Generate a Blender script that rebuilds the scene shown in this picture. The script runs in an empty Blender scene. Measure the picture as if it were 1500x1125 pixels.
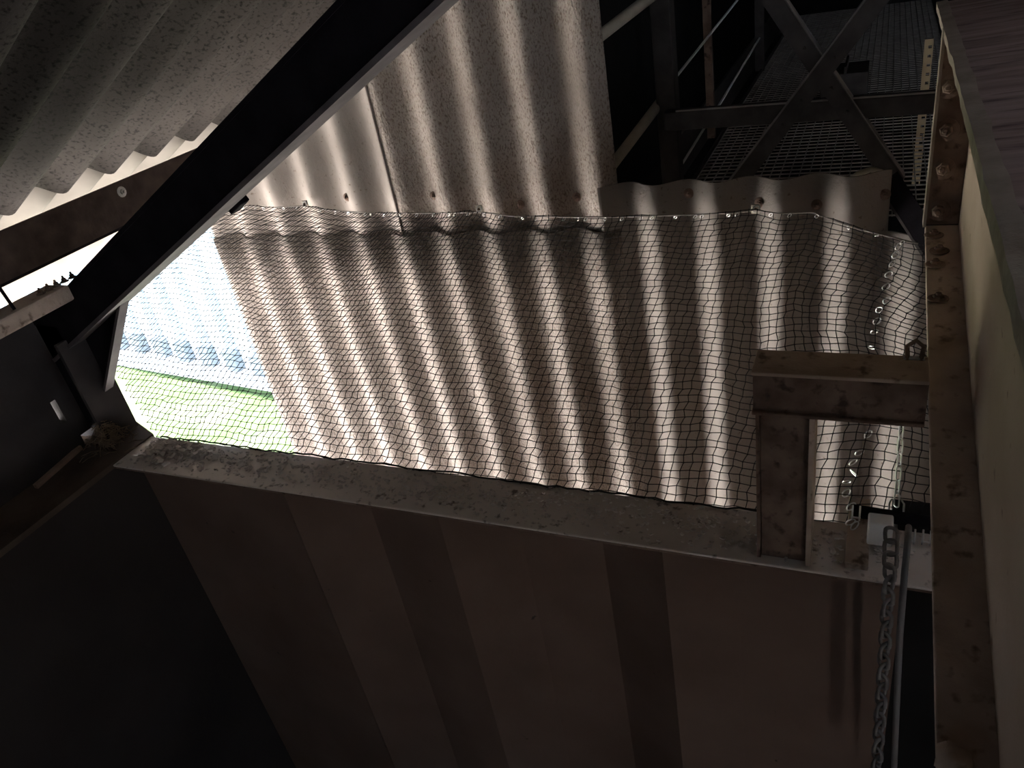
import bpy, math, random
from mathutils import Vector, Matrix
random.seed(7)
SC = bpy.context.scene
COL = SC.collection
H = 11.5                      # eye height above the yard; coordinates below are relative to the eye
# ------------------------------------------------------------------ camera
F, CX, CY = 1127.0, 750.0, 562.5
Zd = -Vector((380, 1913, F)).normalized()
Yd = Vector((563, -775, F)).normalized(); Yd = (Yd - Zd * Yd.dot(Zd)).normalized()
Xd = Yd.cross(Zd)
if Xd[0] < 0: Xd = -Xd
cam_d = bpy.data.cameras.new('camera'); cam = bpy.data.objects.new('camera', cam_d); COL.objects.link(cam)
cam_d.sensor_width = 36.0; cam_d.lens = 36.0 * F / 1500.0; cam_d.clip_start = 0.02; cam_d.clip_end = 500
m = Matrix(((Xd[0], -Xd[1], -Xd[2]), (Yd[0], -Yd[1], -Yd[2]), (Zd[0], -Zd[1], -Zd[2]))).to_4x4()
m.translation = Vector((0, 0, H)); cam.matrix_world = m
SC.camera = cam
# ------------------------------------------------------------------ sky, sun, exposure
w = bpy.data.worlds.new('world'); SC.world = w; w.use_nodes = True
bg = w.node_tree.nodes['Background']; bg.inputs[0].default_value = (0.76, 0.87, 1.0, 1); bg.inputs[1].default_value = 2.9
sd = bpy.data.lights.new('sun', 'SUN'); sd.energy = 34.0; sd.angle = 0.02; sd.color = (1.0, 0.96, 0.92)
so = bpy.data.objects.new('sun', sd); COL.objects.link(so)
so.rotation_euler = Vector((0.40, -0.17, -0.90)).to_track_quat('-Z', 'Y').to_euler()
SC.view_settings.view_transform = 'Standard'; SC.view_settings.look = 'None'
SC.view_settings.gamma = 1.0; SC.view_settings.use_curve_mapping = False
SC.view_settings.exposure = 1.75
SC.cycles.use_denoising = True
SC.cycles.max_bounces = 10; SC.cycles.diffuse_bounces = 8

# ------------------------------------------------------------------ helpers
def ray(px, py):
    d = Vector((px - CX, py - CY, F)); return Vector((Xd.dot(d), Yd.dot(d), Zd.dot(d)))
def aX(px, py, X): r = ray(px, py); return r * (X / r.x)
def aY(px, py, Y): r = ray(px, py); return r * (Y / r.y)
def aZ(px, py, Z): r = ray(px, py); return r * (Z / r.z)
def lerp(a, b, t): return a + (b - a) * t

class MB:
    def __init__(s): s.v = []; s.f = []; s.sm = []
    def add(s, vs, fs, smooth=False):
        n = len(s.v); s.v += [Vector(p) for p in vs]
        s.f += [tuple(i + n for i in f) for f in fs]; s.sm += [smooth] * len(fs); return s
    def box(s, x0, x1, y0, y1, z0, z1):
        vs = [(x, y, z) for z in (z0, z1) for y in (y0, y1) for x in (x0, x1)]
        return s.add(vs, [(0, 2, 3, 1), (4, 5, 7, 6), (0, 1, 5, 4), (2, 6, 7, 3), (0, 4, 6, 2), (1, 3, 7, 5)])
    def prism(s, poly, vec):
        poly = [Vector(p) for p in poly]; vec = Vector(vec); k = len(poly)
        nrm = Vector((0, 0, 0))
        for i in range(k): nrm += poly[i].cross(poly[(i + 1) % k])
        if nrm.dot(vec) > 0: poly.reverse()
        vs = poly + [p + vec for p in poly]
        fs = [tuple(range(k)), tuple(range(2 * k - 1, k - 1, -1))]
        fs += [(i, i + k, (i + 1) % k + k, (i + 1) % k) for i in range(k)]
        return s.add(vs, fs)
    def bar(s, a, b, wv, hv):
        """box from a to b; wv, hv are full-size cross vectors, centred"""
        a, b, wv, hv = map(Vector, (a, b, wv, hv)); wv = wv / 2; hv = hv / 2
        return s.prism([a - wv - hv, a + wv - hv, a + wv + hv, a - wv + hv], b - a)
    def tube(s, pts, r, n=8, closed=False, caps=True, smooth=True):
        pts = [Vector(p) for p in pts]; k = len(pts); rs = r if isinstance(r, (list, tuple)) else [r] * k
        base = len(s.v); prev = None
        for i, p in enumerate(pts):
            a = pts[(i - 1) % k] if closed or i > 0 else p
            b = pts[(i + 1) % k] if closed or i < k - 1 else p
            t = (b - a).normalized() if (b - a).length > 1e-9 else Vector((0, 0, 1))
            if prev is None:
                u = t.orthogonal().normalized()
            else:
                u = prev - t * prev.dot(t); u = u.normalized() if u.length > 1e-6 else t.orthogonal().normalized()
            prev = u; q = t.cross(u)
            for j in range(n):
                an = 2 * math.pi * j / n; s.v.append(p + (u * math.cos(an) + q * math.sin(an)) * rs[i])
        fs = []
        for i in range(k if closed else k - 1):
            i2 = (i + 1) % k
            for j in range(n):
                j2 = (j + 1) % n; fs.append((base + i * n + j, base + i * n + j2, base + i2 * n + j2, base + i2 * n + j))
        if not closed and caps:
            fs.append(tuple(base + j for j in range(n - 1, -1, -1))); fs.append(tuple(base + (k - 1) * n + j for j in range(n)))
        s.f += fs; s.sm += [smooth] * len(fs); return s
    def bolt(s, p, nrm, r=0.009, h=0.008, washer=True):
        p = Vector(p); nrm = Vector(nrm).normalized(); u = nrm.orthogonal().normalized(); q = nrm.cross(u)
        def ring(rr, hh, n): return [p + nrm * hh + (u * math.cos(2 * math.pi * j / n) + q * math.sin(2 * math.pi * j / n)) * rr for j in range(n)]
        def stack(rings):
            n = len(rings[0]); vs = [x for g in rings for x in g]
            fs = [(i * n + j, i * n + (j + 1) % n, (i + 1) * n + (j + 1) % n, (i + 1) * n + j) for i in range(len(rings) - 1) for j in range(n)]
            fs += [tuple(range((len(rings) - 1) * n, len(rings) * n))]; s.add(vs, fs)
        if washer: stack([ring(r * 1.8, 0, 14), ring(r * 1.8, 0.002, 14), ring(r * 1.2, 0.004, 14)])
        stack([ring(r, 0.001, 6), ring(r, h, 6), ring(r * 0.8, h + 0.002, 6)])
        stack([ring(r * 0.5, h, 10), ring(r * 0.5, h * 1.9, 10), ring(r * 0.3, h * 2.05, 10)])
        return s
    def build(s, name, mat, parent=None, bevel=0.0, label=None, **props):
        o_par = Vector((0, 0, 0)); p = parent
        while p is not None: o_par += Vector(p.location); p = p.parent
        W = [q + Vector((0, 0, H)) for q in s.v]
        if parent is None:
            lo = Vector((min(q[i] for q in W) for i in range(3))); hi = Vector((max(q[i] for q in W) for i in range(3)))
            org = Vector(((lo.x + hi.x) / 2, (lo.y + hi.y) / 2, lo.z))
        else: org = o_par
        me = bpy.data.meshes.new(name); me.from_pydata([tuple(q - org) for q in W], [], s.f); me.update()
        me.polygons.foreach_set('use_smooth', s.sm)
        o = bpy.data.objects.new(name, me); COL.objects.link(o)
        if mat: me.materials.append(mat)
        if parent is None: o.location = org
        else: o.parent = parent
        if bevel > 0:
            b = o.modifiers.new('edge', 'BEVEL'); b.width = bevel; b.segments = 2; b.limit_method = 'ANGLE'
        if label: o['label'] = label
        for k, v in props.items(): o[k] = v
        return o

def thing(name, label, cat, loc, group=None):
    o = bpy.data.objects.new(name, None); COL.objects.link(o); o.empty_display_size = 0.05
    o.location = Vector(loc) + Vector((0, 0, H)); o['label'] = label; o['category'] = cat
    if group: o['group'] = group
    return o
def tag(o, label, cat, group=None):
    o['label'] = label; o['category'] = cat
    if group: o['group'] = group
    return o
def struct(o, label=None):
    o['kind'] = 'structure'
    if label: o['label'] = label
    return o

# ------------------------------------------------------------------ materials
def mat(name, c1, c2, scale=6.0, rough=0.9, metal=0.0, bump=0.0, bscale=120.0, stretch=(1, 1, 1), speck=None, speck_scale=90.0, speck_lo=0.62, speck_hi=0.72, bdist=0.004, spec=0.2):
    M = bpy.data.materials.new(name); M.use_nodes = True; nt = M.node_tree; N = nt.nodes; L = nt.links
    b = N['Principled BSDF']; b.inputs['Roughness'].default_value = rough; b.inputs['Metallic'].default_value = metal
    b.inputs['Specular IOR Level'].default_value = spec
    tc = N.new('ShaderNodeTexCoord'); mp = N.new('ShaderNodeMapping'); mp.inputs['Scale'].default_value = stretch
    L.new(tc.outputs['Object'], mp.inputs['Vector'])
    no = N.new('ShaderNodeTexNoise'); no.inputs['Scale'].default_value = scale; no.inputs['Detail'].default_value = 6
    L.new(mp.outputs[0], no.inputs['Vector'])
    rp = N.new('ShaderNodeValToRGB'); rp.color_ramp.elements[0].position = 0.35; rp.color_ramp.elements[1].position = 0.65
    rp.color_ramp.elements[0].color = (*c1, 1); rp.color_ramp.elements[1].color = (*c2, 1)
    L.new(no.outputs['Fac'], rp.inputs[0]); out = rp.outputs[0]
    if speck:
        n2 = N.new('ShaderNodeTexNoise'); n2.inputs['Scale'].default_value = speck_scale; n2.inputs['Detail'].default_value = 3
        L.new(mp.outputs[0], n2.inputs['Vector'])
        r2 = N.new('ShaderNodeValToRGB'); r2.color_ramp.elements[0].position = speck_lo; r2.color_ramp.elements[1].position = speck_hi
        r2.color_ramp.elements[0].color = (0, 0, 0, 1); r2.color_ramp.elements[1].color = (1, 1, 1, 1)
        L.new(n2.outputs['Fac'], r2.inputs[0])
        mx = N.new('ShaderNodeMix'); mx.data_type = 'RGBA'; L.new(r2.outputs[0], mx.inputs[0]); L.new(out, mx.inputs[6]); mx.inputs[7].default_value = (*speck, 1)
        out = mx.outputs[2]
    L.new(out, b.inputs['Base Color'])
    if bump > 0:
        n3 = N.new('ShaderNodeTexNoise'); n3.inputs['Scale'].default_value = bscale; n3.inputs['Detail'].default_value = 5; n3.inputs['Roughness'].default_value = 0.65
        L.new(mp.outputs[0], n3.inputs['Vector'])
        bp = N.new('ShaderNodeBump'); bp.inputs['Strength'].default_value = bump; bp.inputs['Distance'].default_value = bdist
        L.new(n3.outputs['Fac'], bp.inputs['Height']); L.new(bp.outputs[0], b.inputs['Normal'])
    return M

M_sheet = mat('asbestos_cement', (0.275, 0.228, 0.195), (0.41, 0.35, 0.305), 5, 0.95, bump=1.0, bscale=75, stretch=(1, 1, 0.6), speck=(0.18, 0.138, 0.112), speck_scale=210, speck_lo=0.50, speck_hi=0.66, bdist=0.014)
M_sheet_clean = mat('asbestos_cement_clean', (0.27, 0.23, 0.202), (0.345, 0.30, 0.265), 4, 0.95, bump=0.5, bscale=90, speck=(0.18, 0.14, 0.11), speck_scale=90, speck_lo=0.64, speck_hi=0.75)
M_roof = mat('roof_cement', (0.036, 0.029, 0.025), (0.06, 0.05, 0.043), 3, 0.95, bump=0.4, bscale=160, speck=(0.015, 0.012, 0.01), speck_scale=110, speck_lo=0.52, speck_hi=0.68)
M_roof_lit = mat('roof_cement_gap_lit', (0.20, 0.175, 0.15), (0.26, 0.23, 0.195), 5, 0.9)  # lit copy of the roof tone: eave-gap light put into the colour
M_skirt = mat('pale_skirt', (0.46, 0.40, 0.34), (0.56, 0.50, 0.43), 5, 0.9)
M_black = mat('black_steel', (0.009, 0.0075, 0.009), (0.016, 0.0135, 0.016), 14, 0.85, bump=0.2, spec=0.06)
M_edge = mat('lighter_steel_edge', (0.09, 0.075, 0.075), (0.14, 0.118, 0.115), 14, 0.7)  # lighter steel tone for the rafter flange and gusset strip
M_rust = mat('rusty_steel', (0.12, 0.078, 0.058), (0.22, 0.155, 0.12), 16, 0.85, bump=0.5, bscale=70, speck=(0.07, 0.045, 0.035), speck_scale=45, speck_lo=0.56, speck_hi=0.7)
M_purlin = mat('dirty_purlin', (0.04, 0.028, 0.024), (0.075, 0.055, 0.045), 16, 0.9, bump=0.4, bscale=60)
M_girder = mat('dusty_girder', (0.38, 0.285, 0.225), (0.54, 0.425, 0.345), 12, 0.95, bump=0.6, bscale=60, speck=(0.18, 0.13, 0.10), speck_scale=40, speck_lo=0.57, speck_hi=0.7)
M_topplate = mat('rusted_plate', (0.17, 0.112, 0.10), (0.27, 0.195, 0.18), 9, 0.85, bump=0.4, bscale=40, stretch=(0.8, 5, 1), speck=(0.09, 0.055, 0.05), speck_scale=14, speck_lo=0.55, speck_hi=0.72)
M_lip = mat('crumbling_lip', (0.22, 0.175, 0.14), (0.30, 0.245, 0.20), 20, 0.95, bump=0.6, bscale=60)
M_cream = mat('cream_panel', (0.31, 0.225, 0.17), (0.40, 0.305, 0.24), 6, 0.95, bump=0.2, bscale=80, stretch=(1, 0.5, 0.8), speck=(0.20, 0.14, 0.105), speck_scale=42, speck_lo=0.66, speck_hi=0.74)
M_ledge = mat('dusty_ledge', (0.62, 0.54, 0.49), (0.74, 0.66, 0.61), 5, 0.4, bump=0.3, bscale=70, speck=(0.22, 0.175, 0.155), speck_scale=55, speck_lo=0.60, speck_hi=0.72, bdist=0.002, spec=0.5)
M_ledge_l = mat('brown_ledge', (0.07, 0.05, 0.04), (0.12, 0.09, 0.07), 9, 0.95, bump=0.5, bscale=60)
M_flake = mat('dust_flake', (0.55, 0.50, 0.47), (0.74, 0.69, 0.66), 30, 0.95)
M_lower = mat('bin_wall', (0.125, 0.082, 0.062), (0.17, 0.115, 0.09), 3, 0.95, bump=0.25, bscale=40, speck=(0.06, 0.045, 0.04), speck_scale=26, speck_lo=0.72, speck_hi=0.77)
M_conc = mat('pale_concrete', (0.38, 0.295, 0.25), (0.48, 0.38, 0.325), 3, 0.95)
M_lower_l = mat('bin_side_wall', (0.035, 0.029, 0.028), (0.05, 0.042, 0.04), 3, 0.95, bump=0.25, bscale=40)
M_dark = mat('dark_interior', (0.012, 0.011, 0.011), (0.022, 0.02, 0.02), 4, 0.95)
M_wall = mat('dark_wall', (0.035, 0.03, 0.03), (0.06, 0.052, 0.05), 6, 0.95, bump=0.3, bscale=50)
M_galv = mat('galvanised_steel', (0.34, 0.33, 0.31), (0.46, 0.45, 0.43), 30, 0.45, metal=0.7, spec=0.5)
M_shiny = mat('zinc_ring', (0.75, 0.74, 0.72), (0.85, 0.84, 0.82), 30, 0.28, metal=0.9, spec=0.5)
M_pipe = mat('cream_pipe', (0.36, 0.32, 0.26), (0.46, 0.41, 0.34), 20, 0.6)
M_frame = mat('gallery_steel', (0.04, 0.034, 0.032), (0.065, 0.056, 0.053), 18, 0.6)
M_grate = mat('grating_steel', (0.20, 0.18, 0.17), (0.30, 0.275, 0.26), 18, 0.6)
M_net = mat('black_netting', (0.012, 0.011, 0.011), (0.02, 0.018, 0.018), 30, 0.8)
M_wire = mat('rope_wire', (0.22, 0.19, 0.17), (0.34, 0.30, 0.27), 40, 0.6)
M_chain = mat('old_chain', (0.16, 0.145, 0.14), (0.26, 0.24, 0.235), 40, 0.6, metal=0.4)
M_cable = mat('grey_cable', (0.17, 0.16, 0.16), (0.20, 0.19, 0.19), 20, 0.6)
M_nest = mat('straw', (0.16, 0.11, 0.075), (0.30, 0.22, 0.15), 40, 0.95, bump=1.0, bscale=60, bdist=0.01)
M_white = mat('white_plastic_rail_glint', (0.72, 0.71, 0.69), (0.8, 0.79, 0.77), 10, 0.6)
M_yellow = mat('yellowed_tray', (0.34, 0.25, 0.15), (0.42, 0.32, 0.20), 10, 0.7)
M_wood = mat('batten_reddish_light', (0.30, 0.20, 0.15), (0.42, 0.30, 0.23), 20, 0.9)  # reddish light on the batten is put into its colour
M_grass = mat('grass', (0.020, 0.040, 0.010), (0.036, 0.058, 0.020), 0.9, 0.95, bump=0.4, bscale=6, speck=(0.062, 0.070, 0.045), speck_scale=0.5, speck_lo=0.5, speck_hi=0.66)
M_path = mat('pale_paving', (0.52, 0.50, 0.48), (0.60, 0.58, 0.56), 0.7, 0.9)
M_added_apron = mat('asphalt', (0.09, 0.088, 0.085), (0.13, 0.127, 0.122), 2, 0.95)  # dark tone for the added apron only
M_facade = mat('white_cladding', (0.70, 0.72, 0.74), (0.78, 0.80, 0.82), 0.5, 0.7)
M_rib = mat('pale_blue_cladding', (0.40, 0.49, 0.57), (0.46, 0.55, 0.63), 0.5, 0.7)
M_plinth = mat('blue_grey_plinth', (0.17, 0.195, 0.215), (0.23, 0.255, 0.275), 0.8, 0.9)

# ------------------------------------------------------------------ key dimensions (relative to the eye)
YC = 2.085                    # cladding plane
LAM, AMP, TH = 0.1685, 0.0215, 0.0055
XR = -0.049                   # a crest of the cladding
def crest(x): return -AMP * math.cos(2 * math.pi * (x - XR) / LAM)      # y offset: crest stands towards the room
S_ = 0.66                    # nearness of the ledge and rafter against the cladding
LZ = -1.585 * S_              # ledge top
SL = 0.515; C0 = (-0.072 + SL * 1.2145) * S_      # rafter top: z = C0 + SL x
COS = 1 / math.hypot(1, SL)
OFF = 0.592 - C0 * COS        # roof sheets above the rafter
def roofz(x, off=None): return C0 + SL * x + OFF / COS

def corrugated(name, u, v, nrm, org, ua, ub, v0, v1, mt, phase=0.0, parent=None, th=TH, vseg=6, lam=LAM, amp=AMP, lift=0.0):
    """waves run along u, flutes along v; v0/v1 are functions of the u coordinate"""
    u, v, nrm, org = map(Vector, (u, v, nrm, org)); mb = MB()
    n = max(8, int((ub - ua) / lam * 18)); fr = []
    for side in (0, 1):
        for i in range(n + 1):
            uu = ua + (ub - ua) * i / n; h = amp * math.cos(2 * math.pi * (uu - phase) / lam)
            slope = -amp * 2 * math.pi / lam * math.sin(2 * math.pi * (uu - phase) / lam)
            nn = (nrm - u * slope).normalized()
            for j in range(vseg + 1):
                vv = lerp(v0(uu), v1(uu), j / vseg)
                fr.append(org + u * uu + v * vv + nrm * (h + lift) + nn * (0 if side == 0 else -th))
    k = vseg + 1; A = (n + 1) * k; f = []
    flip = u.cross(v).dot(nrm) < 0
    for i in range(n):
        for j in range(vseg):
            q = (i * k + j, (i + 1) * k + j, (i + 1) * k + j + 1, i * k + j + 1)
            q2 = tuple(x + A for x in reversed(q))
            f += [tuple(reversed(q)), tuple(reversed(q2))] if flip else [q, q2]
    rim = []
    for i in range(n): rim += [(i * k, i * k + A, (i + 1) * k + A, (i + 1) * k), (i * k + vseg, (i + 1) * k + vseg, (i + 1) * k + vseg + A, i * k + vseg + A)]
    for j in range(vseg): rim += [(j, j + 1, j + 1 + A, j + A), (n * k + j, n * k + j + A, n * k + j + 1 + A, n * k + j + 1)]
    if flip: rim = [tuple(reversed(q)) for q in rim]
    mb.add(fr, f, True); mb.f += rim; mb.sm += [False] * len(rim)
    return mb.build(name, mt, parent)

# ------------------------------------------------------------------ outdoors
gr = MB(); gr.box(-70, 30, -30, 60, -H - 0.3, -H); struct(gr.build('ground', M_path))
gr = MB(); gr.box(-5.5, 4, -6, 9, -H, -H + .03); struct(gr.build('added_apron_1', M_added_apron), 'added dark apron around the building, cuts ground bounce')  # unseen apron added to cut light bounced up from nearby ground
g1, g2 = aZ(150, 533, -H), aZ(440, 583, -H)
gd = (g2 - g1).normalized(); gn = Vector((-gd.y, gd.x, 0))       # gn points away from us
gm = MB(); a = g1 - gd * 30; b = g2 + gd * 9
gm.prism([a, b, b - gn * 16, a - gn * 16], (0, 0, 0.05)); o = gm.build('lawn', M_grass); o['kind'] = 'stuff'; o['label'] = 'bright green lawn far below the opening'; o['category'] = 'grass'
f1, f2 = aZ(170, 503, -H), aZ(395, 545, -H)
fd = (f2 - f1).normalized(); fn = Vector((-fd.y, fd.x, 0))
t = thing('warehouse', 'white warehouse with pale blue vertical stripes beyond the lawn', 'building', f1)
fa = f1 - fd * 40; L_ = (f2 - f1).length + 52
mb = MB(); mb.prism([fa, fa + fd * L_, fa + fd * L_ + fn * 12, fa + fn * 12], (0, 0, 9)); mb.build('wall', M_facade, t)
mb = MB(); mb.prism([fa - fn * .3, fa + fd * L_ - fn * .3, fa + fd * L_ + fn * 12.3, fa + fn * 12.3], (0, 0, 0.25))
for q in range(len(mb.v)): mb.v[q].z += 9.0
mb.build('roof', M_facade, t)
pitch = (f2 - f1).length / 6.6
kk = int(L_ / pitch)
for i in range(kk):
    c = fa + fd * (i + .5) * pitch
    if not (f1 - fd * 9 - c).dot(fd) < 0 or (c - f2).dot(fd) > 5: continue
    mb = MB(); mb.prism([c - fd * .22, c + fd * .22, c + fd * .22 - fn * .12, c - fd * .22 - fn * .12], (0, 0, 9)); rb = mb.build('rib', M_rib, t)
    mb = MB(); mb.prism([c - fd * .3, c + fd * .3, c + fd * .3 - fn * .35, c - fd * .3 - fn * .35], (0, 0, .75)); mb.build('bollard', M_plinth, t, bevel=.05)

# ------------------------------------------------------------------ the bin below: walls, floor, shell of the room
YL0, YL1 = 1.605 * S_, 1.815 * S_       # ledge front and back
XL0, XL1 = -3.03 * S_, -2.77 * S_       # left ledge outer and inner edges
edges = [195, 425, 522, 640, 742, 868, 972, 1082, 1322]
ex = [aY(px, 700 + (px - 195) * .15, YL0 + .04).x for px in edges]
prof = [(XL1 - .3, YL0 + .09), (ex[0], YL0 + .09), (ex[1] - .012, YL0 + .035), (ex[1], YL0 + .03), (ex[2], YL0 + .09), (ex[3], YL0 + .05), (ex[4], YL0 + .10), (ex[5] - .012, YL0 + .125), (ex[5], YL0 + .12), (ex[6], YL0 + .035), (ex[7], YL0 + .05), (ex[8], YL0 + .05)]
mb = MB(); mb.prism([(x, y, LZ - 4) for x, y in prof] + [(ex[8], YL1, LZ - 4), (XL1 - .3, YL1, LZ - 4)], (0, 0, 3.99 - .012))
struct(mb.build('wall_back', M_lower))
mb = MB(); mb.box(ex[8] - .02, 1.3, YL1 - .02, YL1 + .1, -H, LZ - .012); mb.box(XL0, ex[8], YL1 - .02, YL1 + .0, -H, LZ - 4); struct(mb.build('wall_back_recess', M_dark))
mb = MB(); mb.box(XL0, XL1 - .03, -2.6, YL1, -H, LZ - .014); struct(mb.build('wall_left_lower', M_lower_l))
mb = MB(); mb.box(XL0, 1.3, -2.6, YL1, LZ - 4.2, LZ - 4); struct(mb.build('floor', M_conc))
mb = MB(); mb.box(XL0 - .1, -1.5, -2.7, -2.6, -H, 1.6); mb.box(-1.1, 1.4, -2.7, -2.6, -H, 1.6); mb.box(-1.5, -1.1, -2.7, -2.6, -H, -.5); mb.box(-1.5, -1.1, -2.7, -2.6, -.1, 1.6); struct(mb.build('wall_front', M_conc))  # opening behind the viewer is made up to let in fill light
mb = MB(); mb.box(1.3, 1.4, -2.6, 2.25, -H, -3.0); mb.box(1.3, 1.4, -2.6, 2.25, -1.9, -.02); mb.box(1.3, 1.4, -2.6, -.9, -3.0, -1.9); mb.box(1.3, 1.4, -.62, 2.25, -3.0, -1.9); mb.box(1.3, 1.4, -2.6, 2.25, .3, 1.6); mb.box(1.3, 1.4, -2.6, .0, -.02, .3); mb.box(1.3, 1.4, 1.2, 2.25, -.02, .3); struct(mb.build('wall_right', M_conc))  # both openings, out of view, are made up for fill light
# right half of the roof, out of view, paled to bounce light onto the ledge
XAP = 0.75
mb = MB(); mb.prism([(XAP - .05, -2.7, roofz(XAP)), (1.5, -2.7, roofz(XAP) - .38), (1.5, -2.7, roofz(XAP) - .30), (XAP - .05, -2.7, roofz(XAP) + .08)], (0, 4.95, 0)); struct(mb.build('roof_right', M_skirt))

# left wall above the ledge, with the two slits of daylight, as a grid of cells in (Y, Z) with the open cells left out
s1a, s1b = aX(76, 588, XL0), aX(96, 618, XL0)
s2a, s2b = aX(125, 650, XL0), aX(143, 629, XL0)
ys = sorted([-2.6, s1a.y - .006, s1a.y + .010, s2a.y, s2b.y, YL1 + .03])
ev0, ev1 = aX(0, 520, XL0), aX(115, 442, XL0)
zs = sorted([LZ - .02, s2a.z - .012, s2b.z + .016, s1b.z, s1a.z, -.615])
mb = MB()
for i in range(len(ys) - 1):
    for j in range(len(zs) - 1):
        yc, zc = (ys[i] + ys[i + 1]) / 2, (zs[j] + zs[j + 1]) / 2
        if abs(yc - (s1a.y + .002)) < .01 and s1b.z < zc < s1a.z: continue
        if s2a.y < yc < s2b.y and s2a.z - .012 < zc < s2b.z + .016: continue
        mb.box(XL0 - .03, XL0, ys[i], ys[i + 1], zs[j], zs[j + 1])
mb.box(XL0 - .03, XL0, -2.6, 1.04, zs[-1], roofz(XL0) - AMP / COS - .01)  # unseen infill added to keep eave-gap light off the roof
struct(mb.build('wall_left', M_wall))

# ------------------------------------------------------------------ the two ledges
t = thing('ledge_channel', 'long dusty steel ledge along the bottom of the netted opening', 'ledge', (-1.3, 1.7, LZ - .1))
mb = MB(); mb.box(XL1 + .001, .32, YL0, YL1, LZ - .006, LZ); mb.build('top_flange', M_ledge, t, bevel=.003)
mb = MB(); mb.box(XL1 + .001, .32, YL0 + .002, YL0 + .010, LZ - .012, LZ - .007); mb.build('front_lip', M_rust, t)
pl = [aZ(px, py, LZ) for px, py in ((225, 637), (168, 672))]
t = thing('side_ledge', 'brown timber ledge running along the left wall to the corner', 'ledge', (-2.9, .5, LZ - .012))
mb = MB(); pg = [aZ(155, 585, LZ), aZ(225, 637, LZ), Vector((XL1, YL0, LZ)), Vector((XL1, -2.6, LZ)), Vector((XL0 - .03, -2.6, LZ)), Vector((XL0 - .03, YL1 + .06, LZ))]
pg[1].x = max(pg[1].x, XL1 - .02)
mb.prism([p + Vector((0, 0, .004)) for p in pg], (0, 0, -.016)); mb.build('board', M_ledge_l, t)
mb = MB(); p, q = aZ(52, 713, LZ + .01), aZ(118, 655, LZ + .01)
mb.bar(p, q, (.014, 0, 0), (0, 0, .012)); tag(mb.build('batten', M_wood, None), 'thin batten along the left ledge with reddish light in its colour', 'batten')
# flakes and droppings on the ledge
mb = MB()
def flake(mb, x, y, s, curl):
    an = random.random() * 6.28; n = random.choice((4, 5, 6)); z = LZ + .001
    ring = [Vector((math.cos(an + 6.283 * k / n) * s * random.uniform(.5, 1.2), math.sin(an + 6.283 * k / n) * s * random.uniform(.4, 1.0), random.uniform(0, curl))) for k in range(n)]
    base = [Vector((x, y, z)) + r for r in ring]; top = [r + Vector((0, 0, random.uniform(.0015, .004))) for r in base]
    mb.prism(base, (0, 0, .0025)) if random.random() < .5 else mb.add(base + top, [tuple(range(n - 1, -1, -1)), tuple(range(n, 2 * n))] + [(k, (k + 1) % n, (k + 1) % n + n, k + n) for k in range(n)])
for i in range(1100):
    x = random.uniform(XL1 + .04, .1)
    y = random.triangular(YL0 + .006, YL1 - .004, YL1 - .05)
    s = random.uniform(.002, .0065) if x > -2.1 else random.uniform(.003, .010)
    flake(mb, x, y, s, s * .6)
for i in range(150):
    x = XL1 + .06 + abs(random.gauss(0, .10)); y = YL1 - .02 - abs(random.gauss(0, .035))
    flake(mb, x, max(y, YL0 + .02), random.uniform(.006, .016), .014)
o = mb.build('paint_flakes', M_flake); o['kind'] = 'stuff'; o['label'] = 'grey paint flakes and droppings scattered along the long ledge'; o['category'] = 'debris'

# ------------------------------------------------------------------ rafter, knee, column
YR0, YR1 = 1.75 * S_, 1.75 * S_ + .075
def raf(x, d): return Vector((x + d * SL * COS, 0, C0 + SL * x - d * COS))     # d = depth below the top of the rafter
t = thing('rafter', 'black steel rafter sloping down over the netted opening', 'beam', (-2.6, 1.6, -1.0))
xa, xb = -3.10 * S_, 0.9
RD = .168 * S_
def rafseg(d0, d1, y0, y1): return [(*(raf(xa, d0).xz[0:1]), y0, raf(xa, d0).z)]
def slab(d0, d1, y0, y1):
    a0, a1, b0, b1 = raf(xa, d0), raf(xa, d1), raf(xb, d0), raf(xb, d1)
    mb = MB(); mb.prism([(a0.x, y0, a0.z), (b0.x, y0, b0.z), (b1.x, y0, b1.z), (a1.x, y0, a1.z)], (0, y1 - y0, 0)); return mb
slab(.010, RD - .010, YR0, YR0 + .008).build('web', M_black, t)
slab(0, .010, YR0 - .002, YR1).build('top_flange', M_black, t)
slab(RD - .010, RD, YR0 - .004, YR1).build('bottom_flange', M_edge, t)
kx, kz = -2.887 * S_, -1.116 * S_
t = thing('knee_post', 'dark steel post under the low end of the rafter', 'post', (-2.65, 1.6, LZ))
mb = MB(); mb.box(kx - .012, kx, YR0 - .03, YR1, LZ + .005, kz + .02); mb.build('inner_flange', M_wall, t)
mb = MB(); mb.box(kx - .20, kx - .012, YR0, YR0 + .008, LZ + .005, kz + .06); mb.build('web', M_black, t)
t2p = [aY(px, py, YR0 + .05) for px, py in ((186, 428), (90, 505), (150, 605), (172, 618), (155, 585))]
mb = MB(); mb.prism(t2p, (0, .012, 0)); gp = tag(mb.build('gusset_plate', M_black), 'dark plate filling the corner between rafter and post', 'plate')
e0, e1 = aY(182, 436, YR0 + .045), aY(155, 587, YR0 + .045)
mb = MB(); mb.bar(e0, e1, (.010, 0, 0), (0, .03, 0)); mb.build('edge_strip', M_edge, gp, label='lighter strip along its edge')
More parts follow.
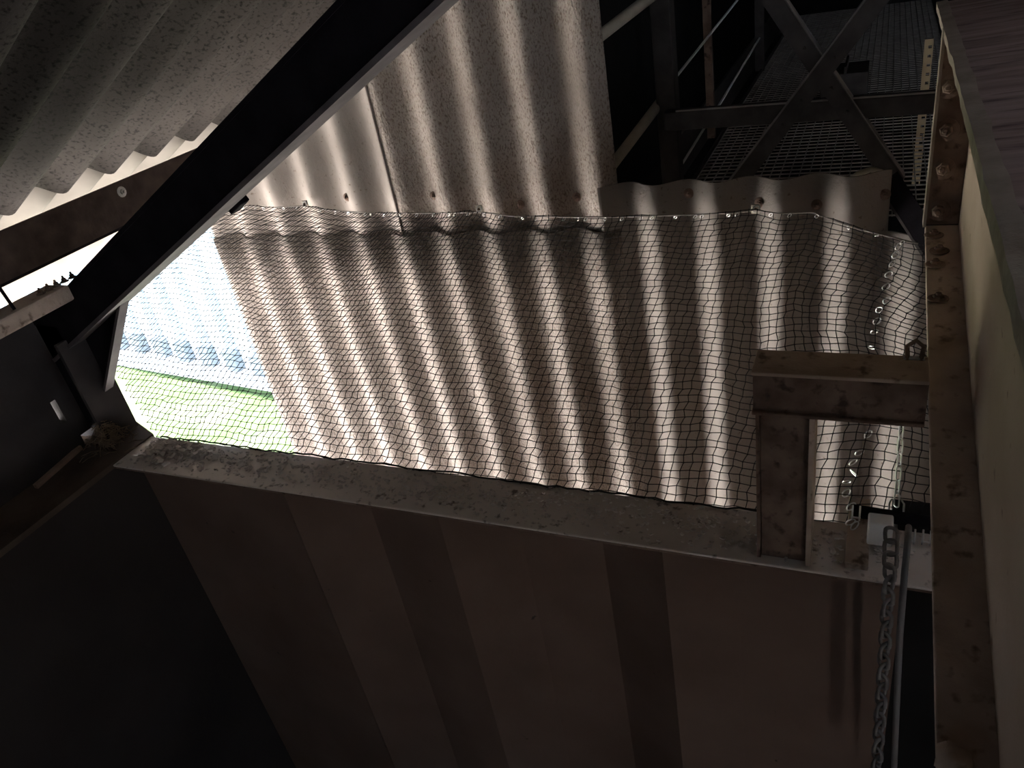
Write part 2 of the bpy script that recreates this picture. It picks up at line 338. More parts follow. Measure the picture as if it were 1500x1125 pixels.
# cleats under the rafter
mb = MB(); c = aY(347, 297, YR1 + .03); mb.bar(c + Vector((-.02, 0, -.012)), c + Vector((.02, 0, .012)), (0, .03, 0), (-.012, 0, .022)); tag(mb.build('rope_clamp', M_black, bevel=.003), 'small black clamp at the upper left end of the net rope', 'clamp')
mb = MB(); c = aY(355, 280, YR1 + .01); d = Vector((.07, 0, .036)); mb.bar(c - d * .6, c + d * .5, (0, .04, 0), (-.006, 0, .012)); tag(mb.build('cleat', M_rust), 'flat steel cleat bolted under the rafter above the clamp', 'cleat')

# ------------------------------------------------------------------ roof: two courses of corrugated sheets, purlins, eave beam
RU = Vector((0, 1, 0)); RV = Vector((COS, 0, SL * COS)); RN = Vector((SL * COS, 0, -COS))   # RN points down into the room
def rpt(px, py, off):
    nz = Vector((-SL * COS, 0, COS)); r = ray(px, py); return r * ((C0 * COS + off) / nz.dot(r))
ORG = Vector((0, 0, C0 + OFF / COS))
def sv(p): return (p - ORG).dot(RV)
PH = rpt(410, 0, OFF).y
v_lap = sum(sv(rpt(px, py, OFF)) for px, py in ((235, 215), (290, 192), (325, 172))) / 3
vtop = (XAP) / COS
rg = 'corrugated roof sheets overhead'
names = ['corrugated grey roof sheet above the sloping rafter, lit by the opening', 'dark corrugated roof sheet in the top left corner of the picture', 'dark corrugated roof sheet overhead behind the viewer']
yy = [2.25, 1.18, .0, -2.7]
for i in range(3):
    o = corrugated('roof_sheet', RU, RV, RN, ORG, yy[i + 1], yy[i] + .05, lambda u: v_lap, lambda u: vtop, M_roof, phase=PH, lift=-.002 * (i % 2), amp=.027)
    tag(o, names[i], 'roof sheet', rg)
v_eave = -3.10 / COS
n2 = ['pale lower roof sheet showing under the lap beside the rafter', 'pale lower roof sheet over the left eave, away from the rafter']
for i in range(2):
    o = corrugated('eave_sheet', RU, RV, RN, ORG, (1.2, -2.58)[i], (2.25, 1.202)[i], lambda u: v_eave, lambda u: v_lap + .15, M_roof_lit, phase=PH, lift=-.020 - .002 * i, amp=.027)
    tag(o, n2[i], 'roof sheet', 'lower course of roof sheets')
# purlin
pm = (rpt(187, 267, OFF - AMP - .01) + rpt(300, 203, OFF - AMP - .01)) / 2
pz = aX(100, 374, pm.x).z; ptop = roofz(pm.x) - .027 / COS - .008
t = thing('purlin', 'rusty channel purlin under the lap of the roof sheets', 'purlin', (pm.x, 0, pz))
mb = MB(); mb.box(pm.x - .008, pm.x, -2.6, 2.2, pz + .008, ptop); mb.build('web', M_purlin, t)
mb = MB(); mb.box(pm.x - .07, pm.x, -2.6, 2.2, pz, pz + .008)
for q in mb.v: q.z += 0 if q.x > pm.x - .01 else -.07 * SL * 0
mb.build('bottom_flange', M_black, t)
mb = MB(); mb.bolt(aX(178, 281, pm.x), (1, 0, 0), .009, .008); mb.build('bolt', M_galv, t)
# eave beam on the left wall
XE = -2.70 * S_
b0, b1, c0, c1 = aX(0, 456, XE), aX(115, 420, XE), aX(0, 493, XE), aX(118, 440, XE)
zt = (b0.z + b1.z) / 2; zb = (c0.z + c1.z) / 2
t = thing('eave_beam', 'dusty timber beam framed into the rafter under the bright gap', 'beam', (XE, 0, zb))
mb = MB(); mb.box(XE - .08, XE, -2.6, YR0 - .003, zb, zt); mb.build('timber', M_girder, t, bevel=.006)
mb = MB()
for k in range(5):
    p = aX(60 + 12 * k, 430 - 5 * k, XE - .03); mb.bolt((XE - .03, p.y, zt), (0, 0, 1), .006)
mb.build('fixing', M_rust, t)
p = aX(8, 440, XE - .02); mb = MB(); mb.tube([p + Vector((0, 0, .05)), p + Vector((0, .012, -.06))], .004); tag(mb.build('hook_bolt', M_black), 'thin black hook bolt in the bright gap under the roof', 'bolt')
# outer skirt on the left
XS = -2.80
labs = ('cream hanging sheet outside the left wall behind the viewer', 'cream hanging sheet outside the left eave beside the gap')
for i, (ya, yb) in enumerate(((-2.6, .9), (.85, YL1 + .03))):
    o = corrugated('skirt_sheet', (0, 1, 0), (0, 0, 1), (1, 0, 0), (XS, 0, 0), ya, yb, lambda u: LZ - .13, lambda u: roofz(XS - .05) - .04, M_skirt, phase=.03, lift=.007 * (i % 2))
    tag(o, labs[i], 'cladding sheet', 'outer sheets along the left wall')
# nest in the corner
mb = MB(); c = aZ(148, 640, LZ + .02); c = Vector((XL0 + .09, YR0 - .02, LZ + .005))
for k in range(260):
    a = random.random() * 6.28; r = abs(random.gauss(0, .035)); p = c + Vector((r * math.cos(a) * .9, r * math.sin(a) * .8, random.uniform(0, .075) * max(.1, 1 - r / .1)))
    d = Vector((random.gauss(0, 1), random.gauss(0, 1), random.gauss(0, .5))).normalized() * random.uniform(.012, .03)
    mb.tube([p - d, p + Vector((0, 0, .004)), p + d], .0011, 4)
tag(mb.build('bird_nest', M_nest), 'clump of straw and droppings in the left corner by the post', 'nest')

# ------------------------------------------------------------------ gable cladding sheets
xs0 = aY(372, 490, YC).x                     # free left edge beside the view out
xs1 = aY(607, 470, YC).x; xs2 = aY(918, 420, YC).x; xs3 = aY(1303, 300, YC).x
zlap = aY(600, 340, YC).z
ztopC = aY(1100, 262, YC).z
zbot = -1.90
cg = 'corrugated sheets behind the net'
def sheet(name, xa, xb, v0, v1, label, bolts=(), lift=0.0, mt=M_sheet, group=cg, zb=None):
    o = corrugated(name, (1, 0, 0), (0, 0, 1), (0, -1, 0), (0, YC, 0), xa, xb, v0, v1, mt, phase=XR, lift=lift)
    tag(o, label, 'cladding sheet', group)
    for (px, py) in bolts:
        p = aY(px, py, YC - .01); p.y = YC + crest(p.x) - lift - .001
        mb = MB(); mb.bolt(p, (0, -1, 0), .008, .007); mb.build('bolt', M_rust, o)
    return o
lapz = lambda u: zlap
OV = .012
sheet('cladding_sheet', xs0, xs1 + .045, lambda u: zbot, lambda u: zlap + .0, 'lower cladding sheet beside the view out to the lawn', lift=.0025)
sheet('cladding_sheet', xs1 - .008, xs2 + .0, lambda u: zbot, lambda u: zlap - .005, 'lower cladding sheet behind the middle of the net', lift=.0095)
sheet('cladding_sheet', xs2 - .05, xs3, lambda u: zbot, lambda u: ztopC, 'shorter cladding sheet with bare wavy top edge below the dark gallery', ((1006, 288), (1112, 300), (1195, 305), (1296, 290)), lift=.002, mt=M_sheet_clean)
sheet('cladding_sheet', xs3 - .02, xs3 + .62, lambda u: zbot, lambda u: aY(1330, 352, YC).z + .02, 'lowest cladding sheet at the right end of the net', lift=.009, mt=M_sheet_clean)
gu = 'upper corrugated sheets under the rafter'
sheet('cladding_sheet', xs0 + .004, xs1 + .05, lambda u: zlap - .11, lambda u: max(zlap - .05, roofz(u) - .035), 'small upper cladding sheet in the left corner under the rafter', ((505, 291),), lift=-.0055, group=gu, mt=M_sheet_clean)
sheet('cladding_sheet', xs1, xs2 - .002, lambda u: zlap - .11, lambda u: roofz(u) - .035, 'tall upper cladding sheet beside the dark gallery opening', ((628, 292), (755, 306), (838, 296)), lift=-.0135, group=gu)

# ------------------------------------------------------------------ bird net
SHD = [(-4.6, 2.0), (-3.4, 1.55), (-2.45, 1.02), (-1.8, .60), (-1.25, .34), (-.7, .22), (-.2, .09), (.3, .02)]
def shift(x):
    xo = x * .905 / S_
    return xo + shift0(xo) - x
def shift0(x):
    if x <= SHD[0][0]: return SHD[0][1]
    for (a, p), (b, q) in zip(SHD, SHD[1:]):
        if a <= x <= b: return lerp(p, q, (x - a) / (b - a))
    return SHD[-1][1]
YT = 2.035
tp = [aY(px, py, YT) for px, py in ((345, 301), (395, 304), (445, 302), (480, 308), (560, 313), (640, 312), (705, 311), (755, 317), (830, 318), (900, 318), (1000, 315), (1075, 312), (1105, 308), (1140, 313), (1190, 311), (1215, 321), (1260, 336), (1300, 346), (1345, 357))]
def topz(x):
    if x <= tp[0].x: return tp[0].z
    for a, b in zip(tp, tp[1:]):
        if a.x <= x <= b.x: return lerp(a.z, b.z, (x - a.x) / (b.x - a.x))
    return tp[-1].z
CELL = .0275 * S_ / .905
NR = 44
NC = int((.30 + 4.6 * S_) / CELL)
def npt(i, j):
    x0 = -4.6 * S_ + i * CELL; v = j / NR
    zig = (1 if j % 2 else -1) * lerp(.0012, .0026, max(0, min(1, (-x0 / S_ - .9) / 1.6)))
    x = x0 + shift(x0) * v ** 1.9 + zig
    zt = topz(x); z = lerp(LZ + .004, zt, v)
    y = lerp(YL1 - .004, YT, v)
    wr = max(0.0, min(1.0, (x + .35) / .3))                         # slack at the right-hand end
    y += .022 * math.sin(3.14 * v) * math.sin(x * 5.0 + 1) - .03 * math.sin(3.14 * v) * .5
    x += wr * .035 * math.sin(v * 7.5 + x * 4) * math.sin(3.14 * v)
    z += wr * .028 * math.sin(x * 13 + v * 3) * math.sin(3.14 * v) + .004 * math.sin(x * 23 + v * 9)
    rnd = random.Random(i * 977 + j * 131)
    g = .0022
    return Vector((x + rnd.uniform(-g, g), y + rnd.uniform(-g, g), z + rnd.uniform(-g, g)))
def keep(p):
    if p.x > .17: return False
    k = YR0 / p.y
    if p.z * k > -.902 * S_ + .512 * (p.x * k + 2.454 * S_) + .05: return False
    lim = S_ * lerp(-2.735, -2.93, max(0, min(1, (p.z - LZ) / .26)))
    return p.x > lim * p.y / YL1
GP = [[npt(i, j) for j in range(NR + 1)] for i in range(NC + 1)]
KP = [[keep(p) for p in c] for c in GP]
t = thing('bird_net', 'black bird netting stretched over the opening from rafter to ledge', 'net', (-1.3, YL1, LZ))
mb = MB(); R_ = .00112
def strand(p, q):
    mb.tube([p, q], R_, 3, caps=False)
for i in range(NC + 1):
    for j in range(NR + 1):
        if not KP[i][j]: continue
        if j < NR and KP[i][j + 1]: strand(GP[i][j], GP[i][j + 1])
        if i < NC and KP[i + 1][j]: strand(GP[i][j], GP[i + 1][j])
        p = GP[i][j]; r = .0026
        mb.add([p + Vector(d) * r for d in ((1, 0, 0), (-1, 0, 0), (0, 1, 0), (0, -1, 0), (0, 0, 1), (0, 0, -1))],
               [(0, 2, 4), (2, 1, 4), (1, 3, 4), (3, 0, 4), (2, 0, 5), (1, 2, 5), (3, 1, 5), (0, 3, 5)])
mb.build('mesh', M_net, t)
mb = MB(); mb.tube(tp, .0022, 6); mb.build('top_rope', M_wire, t, label='thin wire rope along the top edge')
mb = MB(); bl = []
for k in range(70):
    x = lerp(XL1 + .05, -.13, k / 69); bl.append(Vector((x, YL1 - .006 + random.uniform(-.003, .003), LZ + .004 + random.uniform(0, .006))))
mb.tube(bl, .0022, 5); mb.build('bottom_rope', M_net, t)
def ring_mesh(p, r=.0055, tr=.0011, tilt=None):
    n = tilt or Vector((random.gauss(0, .5), -1, random.gauss(0, .5))).normalized(); u = n.orthogonal().normalized(); q = n.cross(u)
    mb = MB(); mb.tube([p + (u * math.cos(6.283 * k / 12) * 1.25 + q * math.sin(6.283 * k / 12) * .8) * r for k in range(12)], tr, 6, closed=True); return mb
L2 = 0; acc = 0.0; pts = []
for a, b in zip(tp, tp[1:]):
    d = (b - a).length; n = max(1, int(d / .045))
    for k in range(n): pts.append(lerp(a, b, (k + random.uniform(.1, .9)) / n))
for p in pts: ring_mesh(p + Vector((0, -.003, -.005)), .0045, .0011).build('hog_ring', M_shiny, t)
seam = [(1316, 361), (1312, 373), (1307, 386), (1302, 402), (1298, 420), (1299, 440), (1288, 454), (1285, 470), (1281, 486), (1277, 509), (1272, 636), (1259, 663), (1250, 677), (1251, 693), (1240, 706), (1240, 722), (1247, 742), (1246, 765), (1252, 770), (1258, 752)]
for px, py in seam:
    v = max(0, min(1, (770 - py) / 440)); p = aY(px, py, lerp(YL1, YT, v) - .03); ring_mesh(p, .0075, .0014).build('hog_ring', M_shiny, t)
# eye plate on the cladding where the rope is tied
def eye(px, py, Y, label):
    c = aY(px, py, Y); o = thing('rope_eye', label, 'eye bolt', c)
    mb = MB(); mb.bar(c + Vector((0, -.002, 0)), c + Vector((0, .002, 0)), (.024, 0, 0), (0, 0, .026)); mb.build('plate', M_pipe, o, bevel=.002)
    ring_mesh(c + Vector((.002, -.005, .002)), .008, .002, Vector((0, -1, .2)).normalized()).build('ring', M_galv, o)
    mb = MB(); mb.bolt(c + Vector((0, -.002, 0)), (0, -1, 0), .004, .003, False); mb.build('bolt', M_rust, o)
eye(447, 299, 2.045, 'little eye plate holding the net rope near its left end')
eye(702, 306, 2.045, 'little eye plate holding the net rope at the middle')
eye(1107, 306, 2.045, 'little eye plate holding the net rope left of its sagging end')

# ------------------------------------------------------------------ stub frame standing on the ledge
YB = 1.625 * S_
zt = aY(1230, 546 + 3, YB).z; zb_ = aY(1230, 615, YB).z
xl = aY(1101, 575, YB).x; xr = aY(1361, 565, YB).x
yb1 = aZ(1150, 513, zt).y
t = thing('stub_frame', 'rusty steel beam on a short post standing on the ledge', 'frame', (xl + .1, 1.7, LZ))
mb = MB(); mb.box(xl, xr, YB - .006, yb1, zt - .007, zt); mb.build('top_flange', M_girder, t, bevel=.002)
mb = MB(); mb.box(xl + .002, xr, YB, YB + .008, zb_ + .007, zt - .007); mb.build('web', M_rust, t)
mb = MB(); mb.box(xl, xr, YB - .006, yb1, zb_, zb_ + .007); mb.build('bottom_flange', M_rust, t, bevel=.002)
mb = MB(); px0 = aY(1114, 700, YB + .01).x; px1 = aY(1184, 700, YB + .01).x
mb.box(px0, px1, YB + .008, YB + .016, LZ, zb_); mb.build('post', M_rust, t, bevel=.002)
mb = MB(); mb.box(px1, px1 + .008, YB - .002, YB + .07, LZ, zb_); mb.build('post_flange', M_girder, t, label='pale worn flange on the post')
mb = MB(); mb.box(px0 - .006, px0, YB + .002, YB + .07, LZ, zb_); mb.build('post_flange', M_rust, t)
c = aY(1340, 518, yb1 - .03)
o = thing('shackle', 'small rusty shackle standing on the stub frame beam', 'shackle', c - Vector((0, 0, .01)))
mb = MB(); mb.tube([c + Vector((-.009, 0, -.01)), c + Vector((-.011, 0, .012)), c + Vector((0, 0, .022)), c + Vector((.011, 0, .012)), c + Vector((.009, 0, -.01))], .0035, 8); mb.build('bow', M_rust, o)
mb = MB(); mb.tube([c + Vector((-.014, 0, -.008)), c + Vector((.014, 0, -.008))], .003, 8); mb.build('pin', M_galv, o)
# plate bracket, roller, block, clips at the right end of the ledge
p0, p1 = aY(1236, 845, YL0 - .002), aY(1276, 790, YL0 - .002)
mb = MB(); mb.box(p0.x, p1.x, YL0 + .02, YL0 + .20, LZ, LZ + .014); tag(mb.build('packing_plate', M_girder, bevel=.002), 'flat brown packing plate on the ledge beside the hanging chain', 'plate')
a, b = aY(1250, 748, YL1 - .01), aY(1375, 768, YL1 - .01)
mb = MB(); mb.tube([a, b], .012, 12); tag(mb.build('net_bar', M_black), 'black bar holding down the gathered net at the ledge end', 'bar')
c = aY(1289, 776, YL1 - .06); mb = MB(); mb.bar(c + Vector((-.02, 0, 0)), c + Vector((.02, 0, 0)), (0, .03, 0), (0, 0, .05)); tag(mb.build('white_block', M_white, bevel=.003), 'small white plastic block beside the top of the chain', 'block')
for k, (px, py, l) in enumerate(((1254, 752, 'bright wire clip at the left end of the black net bar'), (1357, 788, 'bright wire clip at the right end of the black net bar'), (1334, 786, 'bright wire clip where the grey cable leaves the ledge'))):
    c = aY(px, py, YL1 - .035); o = MB()
    for s in (-1, 1): o.tube([c + Vector((s * .006, 0, -.016)), c + Vector((s * .006, -.006, 0)), c + Vector((s * .006, 0, .018))], .0016, 6)
    o.tube([c + Vector((-.008, -.004, -.006)), c + Vector((.008, -.004, -.006))], .0016, 6)
    tag(o.build('wire_clip', M_shiny), l, 'clip')

# ------------------------------------------------------------------ chains and cable
def link(mb, c, d, side, ln, wd, tr):
    d = d.normalized(); s = (side - d * side.dot(d)).normalized(); pts = []
    for k in range(16):
        a = 6.283 * k / 16; ct, st = math.cos(a), math.sin(a)
        pts.append(c + d * ((ln / 2 - wd / 2) * (1 if ct > 0.01 else -1 if ct < -.01 else 0) + ct * wd / 2) + s * st * wd / 2)
    mb.tube(pts, tr, 7, closed=True)
def chain(name, label, pts, pitch, wd, tr, mt):
    o = thing(name, label, 'chain', pts[-1]); acc = 0; n = 0
    for a, b in zip(pts, pts[1:]):
        d = b - a; k = max(1, int(round(d.length / pitch)))
        for i in range(k):
            c = lerp(a, b, (i + .5) / k); mb = MB()
            u = Vector((1, -.8, 0)).normalized() if n % 2 else Vector((.8, 1, 0)).normalized()
            link(mb, c, d, u, pitch + 2.1 * tr, wd, tr); mb.build('link', mt, o); n += 1
    return o
YCH = YL0 - .06
ca = aY(1303, 792, YCH); cb = aY(1281, 1170, YCH)
chain('hoist_chain', 'heavy steel chain hanging down in front of the dark bin wall', [aY(1306, 775, YL0 + .02), aY(1304, 830, YCH), cb], .026, .019, .0033, M_chain)
ta, tb_ = aY(1321, 622, YL1 + .05), aY(1313, 742, YL1 + .02)
chain('thin_chain', 'thin bright chain holding up the net end above the white block', [ta, tb_], .026, .010, .0014, M_shiny)
o = thing('turnbuckle', 'small galvanised turnbuckle joining thin chain to the ledge', 'turnbuckle', aY(1311, 775, YL1 - .015))
a, b = aY(1314, 732, YL1 + .02), aY(1312, 758, YL1 + .005)
mb = MB(); side = Vector((.012, 0, 0))
for s in (-1, 1): mb.tube([a + side * s * .6, lerp(a, b, .2) + side * s, lerp(a, b, .8) + side * s, b + side * s * .6], .0018, 6)
mb.build('body', M_galv, o)
mb = MB(); mb.tube([b, aY(1312, 776, YL1 - .015)], .003, 8); mb.build('hook', M_galv, o)
mb = MB(); mb.tube([aY(px, py, y) for px, py, y in ((1331, 772, YL1 - .05), (1330, 792, YL0 + .02), (1325, 840, YL0 - .03), (1318, 930, YL0 - .05), (1313, 1040, YL0 - .05), (1308, 1170, YL0 - .05))], .0055, 10)
tag(mb.build('cable', M_cable), 'grey cable hanging beside the heavy chain', 'cable')

# ------------------------------------------------------------------ the frame at the right (top member, end post, sloping lower member, panel)
XG = aY(1358, 560, YB + .06).x
q0, q1 = aX(1355, 330, XG), aX(1372, 1125, XG)
sg = (q0.z - q1.z) / (q0.y - q1.y)
def fz(y): return q0.z + sg * (y - q0.y)
def onfl(px, py):           # a pixel on the sloping flange plane
    r = ray(px, py); k = (q0.z - sg * q0.y) / (r.z - sg * r.y); return r * k
wj = [onfl(px, py) for px, py in ((1415, 500), (1450, 870), (1462, 1125))]
xw = sum(p.x for p in wj) / 3
ZT = -.325 * XG / .115
t = thing('chute_frame', 'riveted steel frame with cream side panel close on the right', 'frame', (XG + .05, 1.0, q1.z - .1))
yn = .15
mb = MB(); mb.prism([(XG, q0.y, fz(q0.y)), (xw + .02, q0.y, fz(q0.y)), (xw + .02, yn, fz(yn)), (XG, yn, fz(yn))], (0, 0, -.010)); fl = mb.build('lower_flange', M_girder, t, bevel=.002)
# dirt lumps on the lower flange
mb = MB(); mb.prism([(xw, q0.y, fz(q0.y)), (xw, q0.y, ZT), (xw, -.4, ZT), (xw, -.4, fz(-.4))], (.012, 0, 0)); mb.build('side_panel', M_cream, t, label='cream side panel streaked with dirt')
ep = aX(1390, 330, xw - .005)
mb = MB(); mb.prism([(XG, q0.y - .004, fz(q0.y) + .002), (xw, q0.y - .004, fz(q0.y) + .002), (xw, q0.y - .004, ZT), (XG, q0.y - .004, ZT)], (0, .012, 0)); po = mb.build('end_plate', M_rust, t, bevel=.0015)
mb = MB(); mb.box(XG - .004, XG + .001, q0.y - .010, q0.y + .02, fz(q0.y), ZT); mb.build('worn_edge', M_lip, t, label='pale worn edge of the end plate')
for px, py in ((1391, 127), (1387, 190), (1382, 247), (1375, 308)):
    p = aY(px, py, q0.y - .005); mb = MB(); mb.bolt(p, (-.2, -1, .1), .011, .010); mb.build('bolt', M_rust, t)
for px, py in ((1388, 235), (1368, 345), (1376, 368), (1370, 388), (1374, 438)):
    p = onfl(px, py); mb = MB(); mb.bolt(p, (0, 0, 1), .009, .006); mb.build('bolt', M_rust, t)
# top member: plate with a crumbling lip
mb = MB(); N_ = 60; top = []; fr = []
for k in range(N_ + 1):
    y = lerp(q0.y + .3, -.3, k / N_); nz = (.0012 * math.sin(y * 40) + random.uniform(-.0015, .0015)) * (.5 if y < 1.1 else .25)
    top.append((XG + .002 + nz, y))
pg = [(x, y, ZT) for x, y in top] + [(1.0, -.3, ZT + .05), (1.0, q0.y + .3, ZT + .05)]
mb.prism(pg, (0, 0, -.004)); mb.build('top_plate', M_topplate, t, label='dark red rusted top plate')
mb = MB()
prev = None; vs = []; fs = []
for k in range(N_ + 1):
    x, y = top[k]; h = .012 + random.uniform(-.0012, .0015) + .010 * max(0, min(1, (1.15 - y) / .4)); o2 = random.uniform(0, .0015)
    vs += [(x - .004 - o2, y, ZT + .002), (x + .012 + o2 * 2, y, ZT + .004), (x + .010, y, ZT - h), (x - .003 - o2, y, ZT - h)]
for k in range(N_):
    b = 4 * k
    for e in range(4): fs.append((b + e, b + (e + 1) % 4, b + 4 + (e + 1) % 4, b + 4 + e))
fs += [(3, 2, 1, 0), (4 * N_, 4 * N_ + 1, 4 * N_ + 2, 4 * N_ + 3)]
mb.add(vs, fs); mb.build('lip', M_lip, t, label='pale crumbling lip of the top plate')
# clod of dirt near the bottom edge
mb = MB(); c = onfl(1395, 1112)
vs = []; fs = []; n1, n2_ = 10, 6
for i in range(n2_ + 1):
    for j in range(n1):
        th = math.pi * i / n2_ / 2 * 1.0; a = 6.283 * j / n1; rr = .018 * random.uniform(.8, 1.15)
        vs.append(c + Vector((rr * math.cos(a) * math.cos(th), rr * math.sin(a) * math.cos(th), rr * .7 * math.sin(th))))
for i in range(n2_):
    for j in range(n1): fs.append((i * n1 + j, i * n1 + (j + 1) % n1, (i + 1) * n1 + (j + 1) % n1, (i + 1) * n1 + j))
fs.append(tuple(range(n1 - 1, -1, -1)))
mb.add(vs, fs, True); tag(mb.build('dirt_clod', M_girder), 'lump of dried dirt on the sloping flange at the bottom right', 'dirt clod')

# ------------------------------------------------------------------ dark gallery beyond the cladding
GX0, GX1, GY0, GY1, GF = -1.05, 1.62, 2.16, 9.0, -.95
mb = MB(); mb.box(GX0 - .08, GX0, GY0 + .02, GY1, -2.02, 1.4); struct(mb.build('wall_gallery_left', M_dark))
mb = MB(); mb.box(GX1, GX1 + .08, GY0 + .02, GY1, -2.02, 1.4); struct(mb.build('wall_gallery_right', M_dark))
mb = MB(); mb.box(GX0, GX1, GY1, GY1 + .08, -2.02, 1.4); struct(mb.build('wall_gallery_end', M_dark))
mb = MB(); mb.box(GX0 - .1, GX1 + .1, 2.0, GY1 + .08, 1.4, 1.48); struct(mb.build('ceiling_gallery', M_dark))
mb = MB(); mb.box(GX0, GX1, GY0 + .02, GY1, -2.1, -2.02); struct(mb.build('floor_gallery', M_dark))
mb = MB(); mb.box(-1.3, GX1, GY0 + .02, GY0 + .08, -H, -2.02); struct(mb.build('wall_gallery_light_stop', M_dark))  # unseen wall added to block ground light from below right
mb = MB(); mb.prism([(GX0 - .05, GY0 + .02, roofz(GX0) - .02), (XAP, GY0 + .02, roofz(XAP)), (GX1, GY0 + .02, .6), (GX1, GY0 + .02, 1.4), (GX0 - .05, GY0 + .02, 1.4)], (0, .04, 0)); struct(mb.build('wall_gallery_sun_stop', M_dark))  # added out of view to stop sun leaking into the gallery
# grating
ga, gb = aZ(1020, 262, GF), aZ(1352, 262, GF)
gx0, gx1 = ga.x, max(gb.x, .30); gy0, gy1 = 2.55, 7.0
t = thing('walkway_grating', 'steel grating walkway in the dark gallery', 'walkway', ((gx0 + gx1) / 2, 3, GF - .04))
mb = MB(); n = int((gx1 - gx0) / .034)
for i in range(n + 1): x = lerp(gx0, gx1, i / n); mb.box(x - .0016, x + .0016, gy0, gy1, GF - .006, GF)
n = int((gy1 - gy0) / .046)
for i in range(n + 1): y = lerp(gy0, gy1, i / n); mb.box(gx0, gx1, y - .002, y + .002, GF - .004, GF + .0006)
mb.build('grating', M_grate, t)
mb = MB(); mb.box(gx0 - .10, gx0 - .088, gy0, gy1, GF - .04, GF + .13); mb.box(gx0 - .012, gx0 - .004, gy0, gy1, GF - .04, GF + .012); mb.build('toe_board', M_frame, t)
# bracing frame just behind the cladding
YF = 2.50
def fp(px, py, Y=YF): return aY(px, py, Y)
gb_ = 'crossed brace angles in the gallery'
for k, (a, b, lab) in enumerate((((1118, -20), (1312, 268), 'steel brace falling to the right across the gallery'), ((1302, -22), (1068, 285), 'steel brace falling to the left across the gallery'))):
    yv = YF - .012 * k; A, B = fp(*a, yv), fp(*b, yv); d = (B - A).normalized(); wv = Vector((d.z, 0, -d.x))
    o = thing('brace', lab, 'brace', B, gb_)
    mb = MB(); mb.bar(A, B, wv * .052, (0, .006, 0)); mb.build('leg', M_frame, o)
    sgn = 1 if wv.z > 0 else -1
    mb = MB(); e = wv * .026 * sgn; mb.bar(A + e + Vector((0, .02, 0)), B + e + Vector((0, .02, 0)), wv * .005, (0, .046, 0)); mb.build('edge', M_grate, o)  # lighter tone paints the light caught on the brace's upper edge
    for s in (.3, .5, .62):
        mb = MB(); mb.bolt(lerp(A, B, s) + Vector((0, -.003, 0)), (0, -1, 0), .005, .004, False); mb.build('rivet', M_frame, o)
A, B = fp(975, 176, 2.53), fp(1395, 166, 2.53)
mb = MB(); mb.bar(A, Vector((.35, B.y, A.z - .01)), (0, .05, 0), (0, 0, .058)); cr = tag(mb.build('cross_rail', M_frame, bevel=.004), 'level steel rail crossing behind the braces', 'rail')
mb = MB(); mb.bar(A + Vector((.04, -.024, .031)), Vector((.35, B.y - .024, A.z + .021)), (0, .005, 0), (0, 0, .005)); mb.build('edge_glint', M_grate, cr, label='pale strip painting the glint on its top edge')  # strip added for the rail's glint, which is put into its pale colour
A = fp(972, -30, 2.60); B = fp(984, 300, 2.60); x = (A.x + B.x) / 2
mb = MB(); mb.box(x - .032, x + .032, 2.57, 2.63, -2.02, 1.4); tag(mb.build('post', M_frame, bevel=.004), 'upright steel post at the left end of the level rail', 'post')
p = fp(1039, 100, 3.6); mb = MB(); mb.box(p.x - .016, p.x + .016, 3.58, 3.61, GF, 1.4); tag(mb.build('railing_post', M_rust), 'thin railing upright behind the walkway side', 'post')
p = fp(1113, 60, 5.0); mb = MB(); mb.box(p.x - .025, p.x + .025, 4.98, 5.03, GF, 1.4); tag(mb.build('gallery_stanchion', M_frame), 'dim far stanchion at the end of the walkway side', 'post')
hg = 'cream pipe handrails left of the walkway'
for (a, ya, b, yb, lab) in (((878, 267), 2.26, (966, 151), 2.60, 'lower cream pipe handrail ending at the gallery post'), ((850, 75), 2.26, (968, -16), 2.60, 'upper cream pipe handrail at the top of the gallery opening')):
    mb = MB(); mb.tube([fp(*a, ya), fp(*b, yb)], .017, 14); tag(mb.build('handrail', M_pipe), lab, 'handrail', hg)
wg = 'thin side rails with painted glint'  # near-white rails: the glint on their edges is put into the colour
for (a, ya, b, yb, lab) in (((983, 122), 2.65, (1085, -6), 3.8, 'upper thin side rail with its glint in the pale colour'), ((990, 255), 2.65, (1034, 184), 3.1, 'lower thin side rail with its glint in the pale colour'), ((1048, 163), 3.0, (1113, 55), 4.99, 'middle thin side rail fading into the dark')):
    A, B = fp(*a, ya), fp(*b, yb); mb = MB(); mb.bar(A, B, (.007, 0, 0), (0, 0, .006)); tag(mb.build('side_rail', M_white), lab, 'rail', wg)
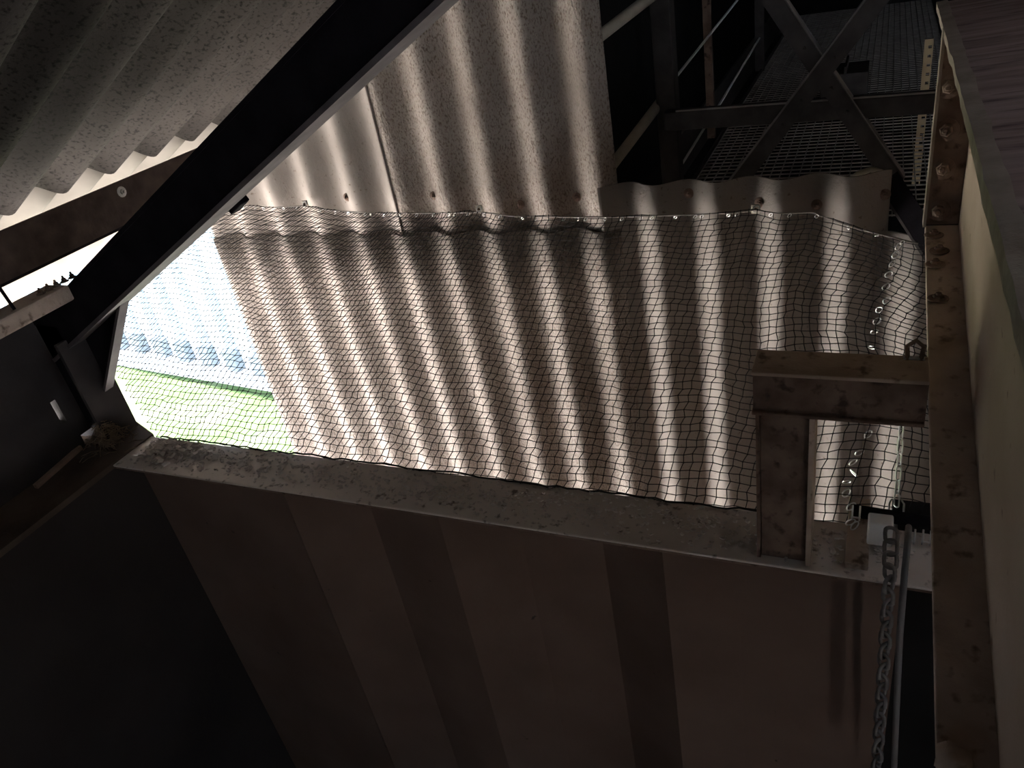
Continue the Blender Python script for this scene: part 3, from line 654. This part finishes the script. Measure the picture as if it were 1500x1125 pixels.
# box, hose, perforated tray
p = aZ(1200, 165, GF); q = aZ(1268, 165, GF)
o = thing('junction_box', 'dark square box standing on the walkway grating', 'box', p)
mb = MB(); mb.box(p.x, q.x, p.y, p.y + .25, GF + .001, GF + .16); mb.build('body', M_frame, o, bevel=.004)
mb = MB(); mb.box(lerp(p.x, q.x, .5), lerp(p.x, q.x, .5) + .01, p.y - .005, p.y + .25, GF + .16, GF + .19); mb.build('rib', M_frame, o)
hp = [aZ(px, py, GF + .03) for px, py in ((1262, 158), (1275, 147), (1300, 142), (1330, 144), (1362, 147))]
mb = MB(); mb.tube(hp, .008, 8); tag(mb.build('hose', M_cable), 'grey hose looping over the walkway by the box', 'hose')
hp = [aY(px, py, 2.42) for px, py in ((1236, 282), (1243, 264), (1258, 254), (1276, 248), (1290, 252), (1300, 268))]
hp = [Vector((hp[0].x, 2.42, -2.015))] + hp + [Vector((hp[-1].x + .02, 2.42, -2.015))]
mb = MB(); mb.tube(hp, .009, 8); tag(mb.build('hose', M_pipe), 'pale bent hose just behind the wavy sheet edge', 'hose')
A, B = aY(1355, 58, 3.4), aY(1358, 260, 3.4)
o = thing('cable_tray', 'yellowed perforated tray upright at the right of the gallery', 'cable tray', B)
mb = MB(); wx = aY(1369, 100, 3.4).x - aY(1356, 100, 3.4).x
xs = [A.x, A.x + wx * .45, A.x + wx * .85, A.x + wx]; z = A.z; zs_ = []
while z > B.z: zs_.append(z); z -= .032
for i, z in enumerate(zs_):
    mb.box(xs[0], xs[3], 3.4, 3.404, z - .022, z)
    mb.box(xs[0], xs[1], 3.4, 3.404, z - .032, z - .022); mb.box(xs[2], xs[3], 3.4, 3.404, z - .032, z - .022)
mb.build('tray', M_yellow, o)
# dark angle from the end of the brace to the end plate
A, B = aY(1300, 262, 2.15), aY(1372, 372, 2.02)
o = thing('corner_angle', 'dark steel angle between the wavy sheet and the end plate', 'angle', B)
d = (B - A).normalized(); sd_ = d.cross(Vector((0, 1, 0))).normalized()
mb = MB(); mb.bar(A, B, sd_ * .055, (0, .008, 0)); mb.build('wide_leg', M_black, o)
mb = MB(); mb.bar(A + sd_ * -.027 + Vector((0, .02, 0)), B + sd_ * -.027 + Vector((0, .02, 0)), sd_ * .006, (0, .05, 0)); mb.build('narrow_leg', M_frame, o)
